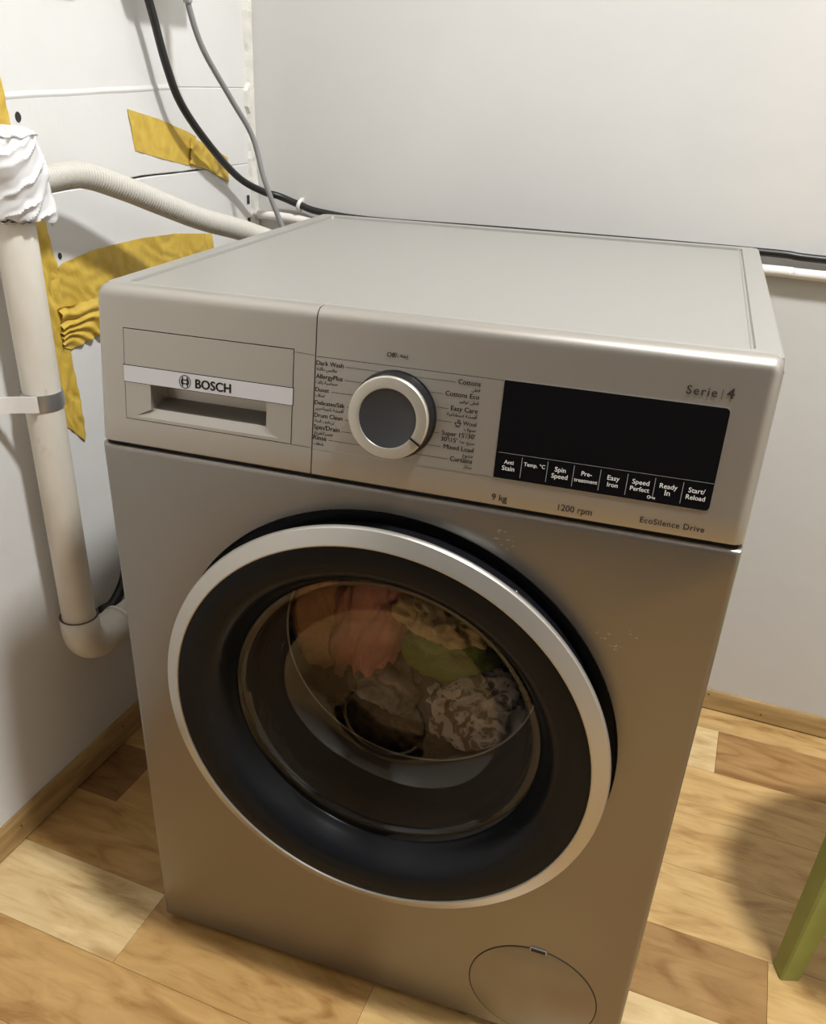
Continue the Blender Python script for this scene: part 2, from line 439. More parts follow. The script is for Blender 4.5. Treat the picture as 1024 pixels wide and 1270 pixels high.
# ------------------------------------------------------------------ ceiling lamp: round downward-facing panel on a short stem
lamp = tag(empty('ceiling_lamp', LAMP_POS), 'round white lamp on the ceiling above the washing machine', 'lamp')
dz = CZ-LAMP_POS[2]
bm = bmesh.new(); lathe_z(bm, [(0.110, 0.001), (0.118, 0.0), (0.122, 0.006), (0.122, 0.030), (0.114, 0.036), (0.02, 0.040), (0.018, dz), (0, dz)], 0, 0, 48); fixn(bm)
obj('housing', bm, M['white_plastic'], lamp, smooth=40)
bm = bmesh.new(); bmesh.ops.create_circle(bm, cap_ends=True, segments=48, radius=0.11)
for v in bm.verts: v.co.z = 0.004
for f in bm.faces:
    f.normal_update()
    if f.normal.z > 0: f.normal_flip()
obj('diffuser', bm, emit_mat('lamp_light', LAMP_COLOR, LAMP_STRENGTH), lamp)

# ------------------------------------------------------------------ washing machine (local frame: x right, y back, z up)
W, D, H = 0.598, 0.569, 0.848
ROT = 0.0621
wm = tag(empty('washing_machine', (0, 0, 0), ROT), 'silver front-loading washing machine with dark round door', 'washing machine')
DCX, DCZ = 0.3003, 0.440
ZS = 0.7006
def py(z): return 0.0193*(z-ZS)/0.1474      # the control panel leans back

# cabinet sides, back and base
bm = bmesh.new()
box(bm, 0.0005, 0.012, 0.0345, D-0.004, 0.02, 0.835, bev=0.002)
box(bm, W-0.012, W-0.0005, 0.0345, D-0.004, 0.02, 0.835, bev=0.002)
box(bm, 0.011, W-0.011, D-0.014, D-0.006, 0.02, 0.83)
box(bm, 0.011, W-0.011, 0.03, D-0.012, 0.02, 0.03)
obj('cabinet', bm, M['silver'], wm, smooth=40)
# front panel with the round door opening
RH = 0.2367
bm = bmesh.new(); N = 160
x0, x1, z0, z1 = 0.0, W, 0.0105, ZS-0.0022
def rect_hit(a, x0, x1, z0, z1, rc):
    dx, dz = math.cos(a), math.sin(a); ts = []
    if dx > 1e-9: ts.append((x1-DCX)/dx)
    if dx < -1e-9: ts.append((x0-DCX)/dx)
    if dz > 1e-9: ts.append((z1-DCZ)/dz)
    if dz < -1e-9: ts.append((z0-DCZ)/dz)
    t = min(ts); return DCX+t*dx, DCZ+t*dz
angs = [2*PI*k/N for k in range(N)]
for cx_, cz_ in ((x0, z0), (x1, z0), (x1, z1), (x0, z1)):
    a = math.atan2(cz_-DCZ, cx_-DCX) % (2*PI)
    i = min(range(N), key=lambda k: abs((angs[k]-a+PI) % (2*PI)-PI)); angs[i] = a
loops = []
loops.append([bm.verts.new((DCX+(RH-0.003)*math.cos(a), 0.007, DCZ+(RH-0.003)*math.sin(a))) for a in angs])
loops.append([bm.verts.new((DCX+(RH-0.002)*math.cos(a), 0.0025, DCZ+(RH-0.002)*math.sin(a))) for a in angs])
loops.append([bm.verts.new((DCX+RH*math.cos(a), 0.0, DCZ+RH*math.sin(a))) for a in angs])
for ins, y in ((0.006, 0.0), (0.0035, 0.0006), (0.0015, 0.002), (0.0004, 0.0045), (0.0, 0.008), (0.0, 0.036)):
    lp = []
    for a in angs:
        X, Z = rect_hit(a, x0, x1, z0, z1, 0)
        X = min(max(X, x0+ins), x1-ins); Z = min(max(Z, z0+ins), z1-ins)
        lp.append(bm.verts.new((X, y, Z)))
    loops.append(lp)
for a, b in zip(loops, loops[1:]):
    for k in range(N): bm.faces.new((a[k], a[(k+1) % N], b[(k+1) % N], b[k]))
fixn(bm)
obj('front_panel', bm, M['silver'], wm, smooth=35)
# recessed black rim behind the door
bm = bmesh.new(); lathe_y(bm, [(RH-0.001, 0.004), (RH-0.0025, 0.010), (0.205, 0.013), (0.17, 0.016)], DCX, DCZ, 96); fixn(bm)
obj('door_recess', bm, M['black_plastic'], wm, smooth=40)
# grey rubber gasket and drum
bm = bmesh.new(); lathe_y(bm, [(0.175, 0.015), (0.171, 0.030), (0.167, 0.050), (0.162, 0.070), (0.155, 0.090), (0.151, 0.097), (0.149, 0.100), (0.151, 0.104), (0.160, 0.106), (0.240, 0.108)], DCX-0.003, DCZ+0.014, 80); fixn(bm)
gk = obj('gasket', bm, M['gasket'], wm, smooth=50)
bm = bmesh.new(); lathe_y(bm, [(0.1492, 0.0985), (0.1478, 0.100), (0.1492, 0.1015), (0.1506, 0.100)], DCX-0.003, DCZ+0.014, 80, close=True); fixn(bm)
obj('lip', bm, M['hose'], gk, smooth=60)  # pale ring: the thin highlight along the gasket edge, put in as colour
bm = bmesh.new(); lathe_y(bm, [(0.238, 0.108), (0.238, 0.40), (0, 0.41)], DCX, DCZ+0.01, 64); fixn(bm)
obj('drum', bm, M['drum'], wm, smooth=40)
# door: rear frame, dark dished face, silver ring, glass bowl
door = empty('door'); door.parent = wm
bm = bmesh.new(); lathe_y(bm, [(0.200, 0.008), (0.221, 0.008), (0.2235, 0.002), (0.2235, -0.012), (0.2265, -0.019), (0.229, -0.0245), (0.2285, -0.0255), (0.205, -0.0255)], DCX, DCZ, 120); fixn(bm)
obj('door_frame', bm, M['black_plastic'], door, smooth=35)
bm = bmesh.new(); lathe_y(bm, [(0.226, -0.0245), (0.2318, -0.0245), (0.2332, -0.0255), (0.2336, -0.0272), (0.2332, -0.0292), (0.2322, -0.0308), (0.2195, -0.0368), (0.2180, -0.0374), (0.2168, -0.0370), (0.2165, -0.0350), (0.2165, -0.030)], DCX, DCZ, 140); fixn(bm)
obj('silver_ring', bm, M['bezel'], door, smooth=28)
bm = bmesh.new(); lathe_y(bm, [(0.2166, -0.0352), (0.2145, -0.0356), (0.200, -0.0352), (0.190, -0.0340), (0.182, -0.0300), (0.1755, -0.0215), (0.170, -0.0110), (0.1662, -0.0040), (0.1640, -0.0010), (0.1640, 0.008)], DCX, DCZ, 140); fixn(bm)
obj('dark_face', bm, M['door_dark'], door, smooth=40)
# glass bowl: rim circle to a smaller, lower bottom disc
def bowl(bm, secs, seg=96):
    rings = [[bm.verts.new((cx+r*math.cos(2*PI*k/seg), y, cz+r*math.sin(2*PI*k/seg))) for k in range(seg)] for cx, cz, r, y in secs]
    for a, b in zip(rings, rings[1:]):
        for k in range(seg): bm.faces.new((a[k], a[(k+1) % seg], b[(k+1) % seg], b[k]))
    return rings
BC = (0.279, 0.372)
secs = [(DCX, DCZ, 0.1640, -0.002), (DCX, DCZ, 0.1605, 0.0005), (DCX, DCZ, 0.1565, 0.0015), (DCX, DCZ, 0.1535, 0.006)]
for t in [i/14 for i in range(1, 15)]:
    # quarter-ellipse like profile from rim to the bottom disc
    a = t*PI/2
    r = 0.050+(0.1535-0.050)*math.cos(a)**0.9 if t < 1 else 0.050
    y = 0.006+0.070*math.sin(a)
    s = ((0.1535-r)/(0.1535-0.050))
    secs.append((DCX+(BC[0]-DCX)*s, DCZ+(BC[1]-DCZ)*s, r, y))
secs += [(BC[0], BC[1], 0.0495, 0.0764), (BC[0], BC[1], 0.0470, 0.0768), (BC[0], BC[1], 0.0465, 0.0766), (BC[0], BC[1], 0.0400, 0.0772), (BC[0], BC[1], 0.0395, 0.0770), (BC[0], BC[1], 0.001, 0.0785)]
bm = bmesh.new(); bowl(bm, secs); fixn(bm); bm.faces.ensure_lookup_table()
if bm.faces[-1].normal.y > 0: bmesh.ops.reverse_faces(bm, faces=bm.faces[:])
obj('glass_bowl', bm, M['glass'], door, smooth=30)
# grip lip on the upper right of the frame
bm = bmesh.new()
pth = [Vector((DCX+0.2262*math.cos(a), -0.0135, DCZ+0.2262*math.sin(a))) for a in [math.radians(18+2*i) for i in range(21)]]
sweep(bm, pth, 0.0016, 6); obj('grip_lip', bm, M['black_plastic'], door, smooth=60)

# filter cover, lower right
FCX, FCZ, FR = 0.4945, 0.093, 0.0745
fc = empty('filter_cover'); fc.parent = wm
bm = bmesh.new(); lathe_y(bm, [(FR-0.0014, 0.0005), (FR-0.0014, -0.0006), (FR-0.0024, -0.0012), (0, -0.0014)], FCX, FCZ, 72); fixn(bm)
obj('disc', bm, M['silver'], fc, smooth=35)
bm = bmesh.new(); lathe_y(bm, [(FR-0.0016, -0.0001), (FR, -0.0001)], FCX, FCZ, 72); fixn(bm); obj('groove', bm, M['dark_gap'], fc)
bm = bmesh.new(); box(bm, FCX-0.0095, FCX+0.0095, -0.0017, 0.0, 0.1625, 0.1690, bev=0.0006); obj('slot_rim', bm, M['bezel'], fc)
bm = bmesh.new(); box(bm, FCX-0.0083, FCX+0.0083, -0.0020, 0.0, 0.1637, 0.1686); obj('slot', bm, M['dark_gap'], fc)
# feet
for fx in (0.05, W-0.05):
    for fy in (0.06, D-0.06):
        bm = bmesh.new(); lathe_z(bm, [(0, 0), (0.020, 0), (0.021, 0.006), (0.012, 0.010), (0.008, 0.022), (0, 0.022)], fx, fy, 20); fixn(bm)
        obj('foot', bm, M['black_plastic'], wm, smooth=40)
# dark gap between front panel and control panel
new_box('panel_gap', M['dark_gap'], wm, 0.004, W-0.004, 0.006, 0.03, ZS-0.012, ZS+0.010)

# worktop with a shallow inset plate
def rrect(x0, x1, y0, y1, r, n=5):
    pts = []
    for cx, cy, a0 in ((x1-r, y1-r, 0), (x0+r, y1-r, 90), (x0+r, y0+r, 180), (x1-r, y0+r, 270)):
        for i in range(n+1):
            a = math.radians(a0+90*i/n); pts.append((cx+r*math.cos(a), cy+r*math.sin(a)))
    return pts
bm = bmesh.new(); rings = []
for (a, b, c, d, r, z) in ((0.0, W, 0.0345, D, 0.006, 0.818), (0.0, W, 0.0345, D, 0.006, 0.8425), (0.0008, W-0.0008, 0.0345, D-0.0008, 0.006, 0.8455),
                           (0.003, W-0.003, 0.0350, D-0.003, 0.006, 0.8474), (0.0065, W-0.0065, 0.0360, D-0.006, 0.006, 0.848),
                           (0.0215, 0.5765, 0.0425, 0.5495, 0.006, 0.848), (0.0222, 0.5758, 0.0432, 0.5488, 0.006, 0.8450), (0.0240, 0.5740, 0.0450, 0.5470, 0.006, 0.8446),
                           (0.0252, 0.5728, 0.0462, 0.5458, 0.005, 0.8456)):
    rings.append([bm.verts.new((x, y, z)) for x, y in rrect(a, b, c, d, r)])
n = len(rings[0])
for a, b in zip(rings, rings[1:]):
    for k in range(n): bm.faces.new((a[k], a[(k+1) % n], b[(k+1) % n], b[k]))
bm.faces.new(rings[-1]); fixn(bm)
obj('worktop', bm, M['silver_top_lit'], wm, smooth=25)

# control panel: leaning fascia with rounded upper edge, in a drawer side and a dial side
ZF = 0.8375   # end of the flat face
RT = 0.0105
def fascia(bm, xs, zs, end_l, end_r, holes, zb=ZS+0.0006):
    """end_l/end_r: whether that end is the rounded outside corner"""
    def colinfo(e):
        r = 0.010
        return r-math.sqrt(max(r*r-(r-e)**2, 0)) if e < r else 0.0
    def column(x, yo, zo, extra=None):
        pts = [(py(zb)+0.0035+yo, zb), (py(zb+0.0015)+0.0006+yo, zb+0.0012), (py(zb+0.003)+yo, zb+0.003)]
        for z in zs: pts.append((py(z)+yo, z))
        y0 = py(ZF)
        for i in range(1, 8):
            a = (PI/2)*i/7
            pts.append((y0+yo+RT*(1-math.cos(a)), ZF-zo+(0.848-ZF)*math.sin(a)))
        pts.append((0.0360, 0.848-zo))
        pts.append((0.0360, 0.820))
        return [bm.verts.new((x, y, z)) for y, z in pts]
    cols = []
    for i, (x, e) in enumerate(xs):
        yo = colinfo(e); cols.append((x, column(x, yo, yo*0.9)))
    for i, ((xa, A), (xb, B)) in enumerate(zip(cols, cols[1:])):
        for k in range(len(A)-1):
            if 2 <= k < 2+len(zs):
                zc = (A[k].co.z+A[k+1].co.z)/2; xc = (xa+xb)/2
                if any(h[0] < xc < h[1] and h[2] < zc < h[3] for h in holes): continue
            bm.faces.new((A[k], B[k], B[k+1], A[k+1]))
    # end walls
    for idx in (0, -1):
        C = cols[idx][1]; back = [bm.verts.new((v.co.x, 0.0365, v.co.z)) for v in C]
        for k in range(len(C)-1):
            try: bm.faces.new((C[k], C[k+1], back[k+1], back[k]))
            except ValueError: pass
    fixn(bm)
SX = 0.2242
ends = [0.0, 0.0006, 0.0016, 0.0032, 0.0055, 0.008, 0.0105]
DH = (0.0300, 0.2040, 0.7268, 0.8120)    # drawer opening
cp = empty('control_panel'); cp.parent = wm
bm = bmesh.new()
xs = [(e, e) for e in ends]+[(x, 1) for x in (DH[0], DH[1], SX-0.0022)]+[(SX-0.0006, 1)]
fascia(bm, xs, [DH[2], DH[3], ZF], True, False, [DH])
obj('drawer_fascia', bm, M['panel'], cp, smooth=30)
bm = bmesh.new()
xs = [(SX+0.0005, 1), (SX+0.002, 1), (W-0.02, 1)]+[(W-e, e) for e in ends[::-1]]
fascia(bm, xs, [0.7268, 0.8120, ZF], False, True, [])
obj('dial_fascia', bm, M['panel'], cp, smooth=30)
# dark line in the seam, following the rounded upper edge
bm = bmesh.new(); prof = [(py(z)+0.0004, z) for z in (ZS+0.001, 0.75, ZF)]
for i in range(1, 6):
    a = (PI/2)*i/7; prof.append((py(ZF)+0.0004+RT*(1-math.cos(a)), ZF+(0.848-ZF)*math.sin(a)-0.0003))
pv = None
for y, z in prof:
    cv = [bm.verts.new((SX-0.0010, y, z)), bm.verts.new((SX+0.0008, y, z))]
    if pv: bm.faces.new((pv[0], pv[1], cv[1], cv[0]))
    pv = cv
fixn(bm); obj('seam', bm, M['dark_gap'], cp)

def plate(name, m, parent, x0, x1, z0, z1, off, th=0.002, r=0.003, corners=(1, 1, 1, 1), smooth=40):
    """thin rounded plate lying on the leaning panel; corners: BL, BR, TR, TL"""
    pts = []
    for (cx, cz, a0, on) in ((x0, z0, 180, corners[0]), (x1, z0, 270, corners[1]), (x1, z1, 0, corners[2]), (x0, z1, 90, corners[3])):
        if on:
            sx = 1 if cx == x0 else -1; sz = 1 if cz == z0 else -1
            for i in range(6):
                a = math.radians(a0+90*i/5); pts.append((cx+sx*r+r*math.cos(a), cz+sz*r+r*math.sin(a)))
        else: pts.append((cx, cz))
    bm = bmesh.new()
    f = [bm.verts.new((x, py(z)-off, z)) for x, z in pts]
    b = [bm.verts.new((x, py(z)-off+th, z)) for x, z in pts]
    bm.faces.new(f)
    n = len(pts)
    for k in range(n): bm.faces.new((f[k], f[(k+1) % n], b[(k+1) % n], b[k]))
    fixn(bm); return obj(name, bm, m, parent, smooth=smooth)

# drawer front with the hollow grip
dr = empty('detergent_drawer'); dr.parent = wm
bm = bmesh.new()
GX0, GX1, GZ0, GZ1 = 0.0580, 0.1785, 0.7385, 0.7635
a0, a1, b0, b1 = DH[0]+0.0007, DH[1]-0.0007, DH[2]+0.0007, DH[3]-0.0007
def fv(x, z, d=0.0): return bm.verts.new((x, py(z)-0.0003+d, z))
# face as four patches round the grip
def quad(x0, x1, z0, z1): bm.faces.new((fv(x0, z0), fv(x1, z0), fv(x1, z1), fv(x0, z1)))
quad(a0, a1, GZ1, b1); quad(a0, GX0, GZ0, GZ1); quad(GX1, a1, GZ0, GZ1); 
LB = 0.7305
# lower apron: a sloping lip under the grip
bm.faces.new((fv(a0, b0), fv(a1, b0), fv(a1-0.012, LB), fv(a0+0.010, LB)))
bm.faces.new((fv(a0, b0), fv(a0+0.010, LB), fv(GX0, GZ0), fv(a0, GZ0)))
bm.faces.new((fv(a1, b0), fv(a1, GZ0), fv(GX1, GZ0), fv(a1-0.012, LB)))
# inside of the grip
def iv(x, y, z): return bm.verts.new((x, y, z))
yb = 0.030
bm.faces.new((fv(a0+0.010, LB), fv(a1-0.012, LB), fv(GX1, GZ0, 0.004), fv(GX0, GZ0, 0.004)))
bm.faces.new((fv(GX0, GZ0), fv(a0+0.010, LB), fv(GX0, GZ0, 0.004)))
bm.faces.new((fv(GX1, GZ0), fv(GX1, GZ0, 0.004), fv(a1-0.012, LB)))
bm.faces.new((fv(GX0, GZ0, 0.004), fv(GX1, GZ0, 0.004), iv(GX1-0.004, yb, 0.744), iv(GX0+0.004, yb, 0.744)))
bm.faces.new((iv(GX0+0.004, yb, 0.744), iv(GX1-0.004, yb, 0.744), iv(GX1-0.004, yb, 0.795), iv(GX0+0.004, yb, 0.795)))
bm.faces.new((fv(GX0, GZ0), fv(GX0, GZ0, 0.004), iv(GX0+0.004, yb, 0.744), iv(GX0+0.004, yb, 0.795), fv(GX0, GZ1)))
bm.faces.new((fv(GX1, GZ0), fv(GX1, GZ1), iv(GX1-0.004, yb, 0.795), iv(GX1-0.004, yb, 0.744), fv(GX1, GZ0, 0.004)))
bm.faces.new((fv(GX0, GZ1, 0.003), fv(GX1, GZ1, 0.003), iv(GX1-0.004, yb, 0.795), iv(GX0+0.004, yb, 0.795)))
bmesh.ops.remove_doubles(bm, verts=bm.verts[:], dist=0.00005)
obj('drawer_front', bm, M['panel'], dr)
plate('handle_strip_edge', M['dark_gap'], dr, 0.0292, 0.2046, 0.7622, 0.7784, 0.0006, 0.002, 0.0004)
plate('handle_strip', M['strip'], dr, 0.0297, 0.2041, 0.7628, 0.7777, 0.0010, 0.0022, 0.0004)
# fine outline of the inlay to the right of the drawer
def pline(name, m, parent, pts, w=0.0005, off=0.0003):
    bm = bmesh.new()
    for (xa, za), (xb, zb) in zip(pts, pts[1:]):
        d = Vector((xb-xa, zb-za)).normalized(); nx, nz = -d.y*w/2, d.x*w/2
        vs = [bm.verts.new((x, py(z)-off, z)) for x, z in ((xa+nx, za+nz), (xa-nx, za-nz), (xb-nx, zb-nz), (xb+nx, zb+nz))]
        bm.faces.new(vs)
    fixn(bm); return obj(name, bm, m, parent)
pline('inlay_edge', M['ink_soft'], cp, [(0.2045, 0.8095), (SX-0.001, 0.8088)], 0.0004)
pline('inlay_edge', M['ink_soft'], cp, [(0.2045, 0.7270), (SX-0.001, 0.7268)], 0.0004)
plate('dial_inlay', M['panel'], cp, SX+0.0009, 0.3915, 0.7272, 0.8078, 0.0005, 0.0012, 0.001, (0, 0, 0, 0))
pline('inlay_edge', M['ink_soft'], cp, [(SX+0.001, 0.8081), (0.3915, 0.8081)], 0.0005, 0.0002)
pline('inlay_edge', M['bezel'], cp, [(SX+0.001, 0.7268), (0.3915, 0.7268)], 0.0007, 0.0002)

# display
dp = empty('display'); dp.parent = wm
plate('display_rim', M['bezel'], dp, 0.3910, 0.5668, 0.7260, 0.8094, 0.0004, 0.002, 0.004, (0, 1, 1, 0))
plate('display_glass', M['black_gloss'], dp, 0.3915, 0.5660, 0.7272, 0.8087, 0.0011, 0.002, 0.0035, (0, 1, 1, 0))

# ---- lettering
AR = {'ا': (0xFE8D, 0xFE8E), 'أ': (0xFE83, 0xFE84), 'إ': (0xFE87, 0xFE88), 'ب': (0xFE8F, 0xFE90, 0xFE91, 0xFE92), 'ة': (0xFE93, 0xFE94),
      'ت': (0xFE95, 0xFE96, 0xFE97, 0xFE98), 'ج': (0xFE9D, 0xFE9E, 0xFE9F, 0xFEA0), 'ح': (0xFEA1, 0xFEA2, 0xFEA3, 0xFEA4), 'د': (0xFEA9, 0xFEAA),
      'ر': (0xFEAD, 0xFEAE), 'ز': (0xFEAF, 0xFEB0), 'س': (0xFEB1, 0xFEB2, 0xFEB3, 0xFEB4), 'ش': (0xFEB5, 0xFEB6, 0xFEB7, 0xFEB8), 'ص': (0xFEB9, 0xFEBA, 0xFEBB, 0xFEBC),
      'ط': (0xFEC1, 0xFEC2, 0xFEC3, 0xFEC4), 'ع': (0xFEC9, 0xFECA, 0xFECB, 0xFECC), 'غ': (0xFECD, 0xFECE, 0xFECF, 0xFED0), 'ف': (0xFED1, 0xFED2, 0xFED3, 0xFED4), 'ق': (0xFED5, 0xFED6, 0xFED7, 0xFED8),
      'ك': (0xFED9, 0xFEDA, 0xFEDB, 0xFEDC), 'ل': (0xFEDD, 0xFEDE, 0xFEDF, 0xFEE0), 'م': (0xFEE1, 0xFEE2, 0xFEE3, 0xFEE4), 'ن': (0xFEE5, 0xFEE6, 0xFEE7, 0xFEE8),
      'ه': (0xFEE9, 0xFEEA, 0xFEEB, 0xFEEC), 'و': (0xFEED, 0xFEEE), 'ي': (0xFEF1, 0xFEF2, 0xFEF3, 0xFEF4), 'ئ': (0xFE89, 0xFE8A, 0xFE8B, 0xFE8C)}
def shape_ar(s):
    out = []
    for i, c in enumerate(s):
        if c not in AR: out.append(c); continue
        f = AR[c]
        prev = i > 0 and s[i-1] in AR and len(AR[s[i-1]]) == 4
        nxt = i+1 < len(s) and s[i+1] in AR and len(f) == 4
        k = 3 if (prev and nxt) else 2 if nxt else 1 if prev else 0
        out.append(chr(f[k]))
    return ''.join(out[::-1])

def text(name, body, m, parent, x, z, width=None, size=None, align='LEFT', off=0.0009, bold=0.012, spacing=1.0):
    cu = bpy.data.curves.new('lettering', 'FONT'); cu.body = body; cu.size = 0.01; cu.resolution_u = 3
    cu.space_character = spacing
    to = bpy.data.objects.new('lettering', cu); COL.objects.link(to)
    bpy.context.view_layer.update()
    me = bpy.data.meshes.new_from_object(to.evaluated_get(bpy.context.evaluated_depsgraph_get()))
    bpy.data.objects.remove(to); bpy.data.curves.remove(cu)
    if not me.vertices: return None
    xsv = [v.co.x for v in me.vertices]; xa, xb = min(xsv), max(xsv)
    s = width/(xb-xa) if width else size/0.01
    ox = {'LEFT': -xa*s, 'RIGHT': -xb*s, 'CENTER': -(xa+xb)/2*s}[align]
    for v in me.vertices:
        X = x+ox+v.co.x*s; Z = z+v.co.y*s
        v.co = Vector((X, py(Z)-off, Z))
    if bold > 0:      # heavier strokes: the same outline laid down again a hair to each side
        bm = bmesh.new(); h = bold*s*0.01
        for dx, dz, dd in ((0, 0, 0), (h, 0, 1e-5), (-h, 0, 2e-5), (0, h*0.6, 3e-5), (0, -h*0.6, 4e-5)):
            k = len(bm.verts); bm.from_mesh(me); bm.verts.ensure_lookup_table()
            for v in bm.verts[k:]: v.co += Vector((dx, -dd, dz))
        bm.to_mesh(me); bm.free()
    me.materials.clear(); me.materials.append(m)
    o = link(name, me, parent); return o

text('brand_lettering', 'BOSCH', M['ink'], dr, 0.1066, 0.7658, width=0.0362, off=0.0012, bold=0.04)
# emblem: ring with an H-shaped armature
bm = bmesh.new(); ex, ez, er = 0.0955, 0.7700, 0.0062
def ringxz(bm, cx, cz, r0, r1, off, n=36, a0=0, a1=360):
    prev = None
    for k in range(n+1):
        a = math.radians(a0+(a1-a0)*k/n)
        cur = [bm.verts.new((cx+r*math.cos(a), py(cz+r*math.sin(a))-off, cz+r*math.sin(a))) for r in (r0, r1)]
        if prev: bm.faces.new((prev[0], prev[1], cur[1], cur[0]))
        prev = cur
ringxz(bm, ex, ez, er*0.88, er, 0.0012)
ringxz(bm, ex, ez, er*0.52, er*0.70, 0.0012, 12, -48, 48); ringxz(bm, ex, ez, er*0.52, er*0.70, 0.0012, 12, 132, 228)
def rct(bm, x0, x1, z0, z1, off): bm.faces.new([bm.verts.new((x, py(z)-off, z)) for x, z in ((x0, z0), (x1, z0), (x1, z1), (x0, z1))])
rct(bm, ex-0.0030, ex-0.0018, ez-0.0044, ez+0.0044, 0.0012); rct(bm, ex+0.0018, ex+0.0030, ez-0.0044, ez+0.0044, 0.0012)
rct(bm, ex-0.0018, ex+0.0018, ez+0.0012, ez+0.0022, 0.0012); rct(bm, ex-0.0018, ex+0.0018, ez-0.0022, ez-0.0012, 0.0012)
fixn(bm); obj('brand_emblem', bm, M['ink'], dr)

text('off_lettering', 'Off/', M['ink'], cp, 0.2980, 0.8155, width=0.0088, align='RIGHT', off=0.0006)
text('off_lettering', shape_ar('إيقاف'), M['ink'], cp, 0.2984, 0.8160, width=0.0095, off=0.0006)
KX, KZ, KR = 0.2990, 0.7672, 0.0375
LX = 0.2256
left = [('Dark Wash', 'ملابس داكنة', 0.0252, 0.0190), ('AllergyPlus', 'حساسية زائدة', 0.0250, 0.0205), ('Duvet', 'لحاف', 0.0128, 0.0085), ('Delicates/Silk', 'أقمشة ناعمة/حرير', 0.0282, 0.0270),
        ('Drum Clean', 'تنظيف الحلة', 0.0268, 0.0190), ('Spin/Drain', 'عصر/تفريغ', 0.0245, 0.0185), ('Rinse', 'شطف', 0.0125, 0.0095)]
zl = [0.8012, 0.7898, 0.7782, 0.7668, 0.7556, 0.7448, 0.7352]
for (en, ar, we, wa), z in zip(left, zl):
    text('program_lettering', en, M['ink'], cp, LX, z, width=we)
    text('program_lettering', shape_ar(ar), M['ink'], cp, LX+0.0003, z-0.0045, width=wa)
    dzk = z+0.001-KZ
    xe = KX-math.sqrt(max(KR**2-dzk**2, 0.0001)) if abs(dzk) < KR-0.001 else KX-0.006
    pline('tick_line', M['ink'], cp, [(LX+we+0.0022, z+0.001), (xe, z+0.001)], 0.00035, 0.0008)
RXT = 0.3720
right = [('Cottons', 'قطن', 0.0190, 0.0070, 0.8008), ('Cottons Eco', 'قطن توفير', 0.0290, 0.0165, 0.7900), ('Easy Care', 'أقمشة اصطناعية', 0.0230, 0.0260, 0.7782),
         ('Wool', 'صوف', 0.0115, 0.0100, 0.7672), ("Super 15'/30'", "30'\\15' سريع جدا", 0.0290, 0.0290, 0.7565), ('Mixed Load', 'متنوع', 0.0262, 0.0090, 0.7450), ('Curtains', 'ستائر', 0.0195, 0.0075, 0.7352)]
for en, ar, we, wa, z in right:
    text('program_lettering', en, M['ink'], cp, RXT, z, width=we, align='RIGHT')
    if en.startswith('Super'):
        text('program_lettering', "30'\\15'", M['ink'], cp, RXT-0.0290, z-0.0052, width=0.0140)
        text('program_lettering', shape_ar('سريع جدا'), M['ink'], cp, RXT, z-0.0048, width=0.0125, align='RIGHT')
    else:
        text('program_lettering', shape_ar(ar), M['ink'], cp, RXT, z-0.0046, width=wa, align='RIGHT')
    dzk = z+0.001-KZ
    xb = KX+math.sqrt(max(KR**2-dzk**2, 0.0001)) if abs(dzk) < KR-0.001 else KX+0.006
    xe = RXT-we-0.0022-(0.0075 if en == 'Wool' else 0)
    if xe > xb+0.001: pline('tick_line', M['ink'], cp, [(xb, z+0.001), (xe, z+0.001)], 0.00035, 0.0008)
# wool-care symbol: a little tub with a hand
bm = bmesh.new(); wx, wz = 0.3562, 0.7668
ringxz(bm, wx, wz+0.0012, 0.0020, 0.0026, 0.0008, 16, 180, 380); ringxz(bm, wx+0.0006, wz+0.0030, 0.0008, 0.0014, 0.0008, 12, 0, 360)
rct(bm, wx-0.0032, wx+0.0030, wz+0.0010, wz+0.0015, 0.0008); rct(bm, wx-0.0022, wx+0.0022, wz-0.0022, wz-0.0017, 0.0008)
fixn(bm); obj('wool_symbol', bm, M['ink'], cp)

text('panel_lettering', '9 kg', M['ink_soft'], cp, 0.3922, 0.7068, width=0.0132, off=0.0006)
text('panel_lettering', '1200 rpm', M['ink_soft'], cp, 0.4490, 0.7074, width=0.0280, off=0.0006)
text('panel_lettering', 'EcoSilence Drive', M['ink_soft'], cp, 0.5158, 0.7088, width=0.0500, off=0.0006, spacing=1.08)
text('panel_lettering', 'Serie', M['ink_soft'], cp, 0.5318, 0.8160, width=0.0222, off=0.0006, spacing=1.2)
pline('panel_lettering', M['ink_soft'], cp, [(0.5578, 0.8150), (0.5578, 0.8225)], 0.0004, 0.0006)
text('panel_lettering', '4', M['ink_soft'], cp, 0.5612, 0.8163, width=0.0050, off=0.0006, bold=0.03)

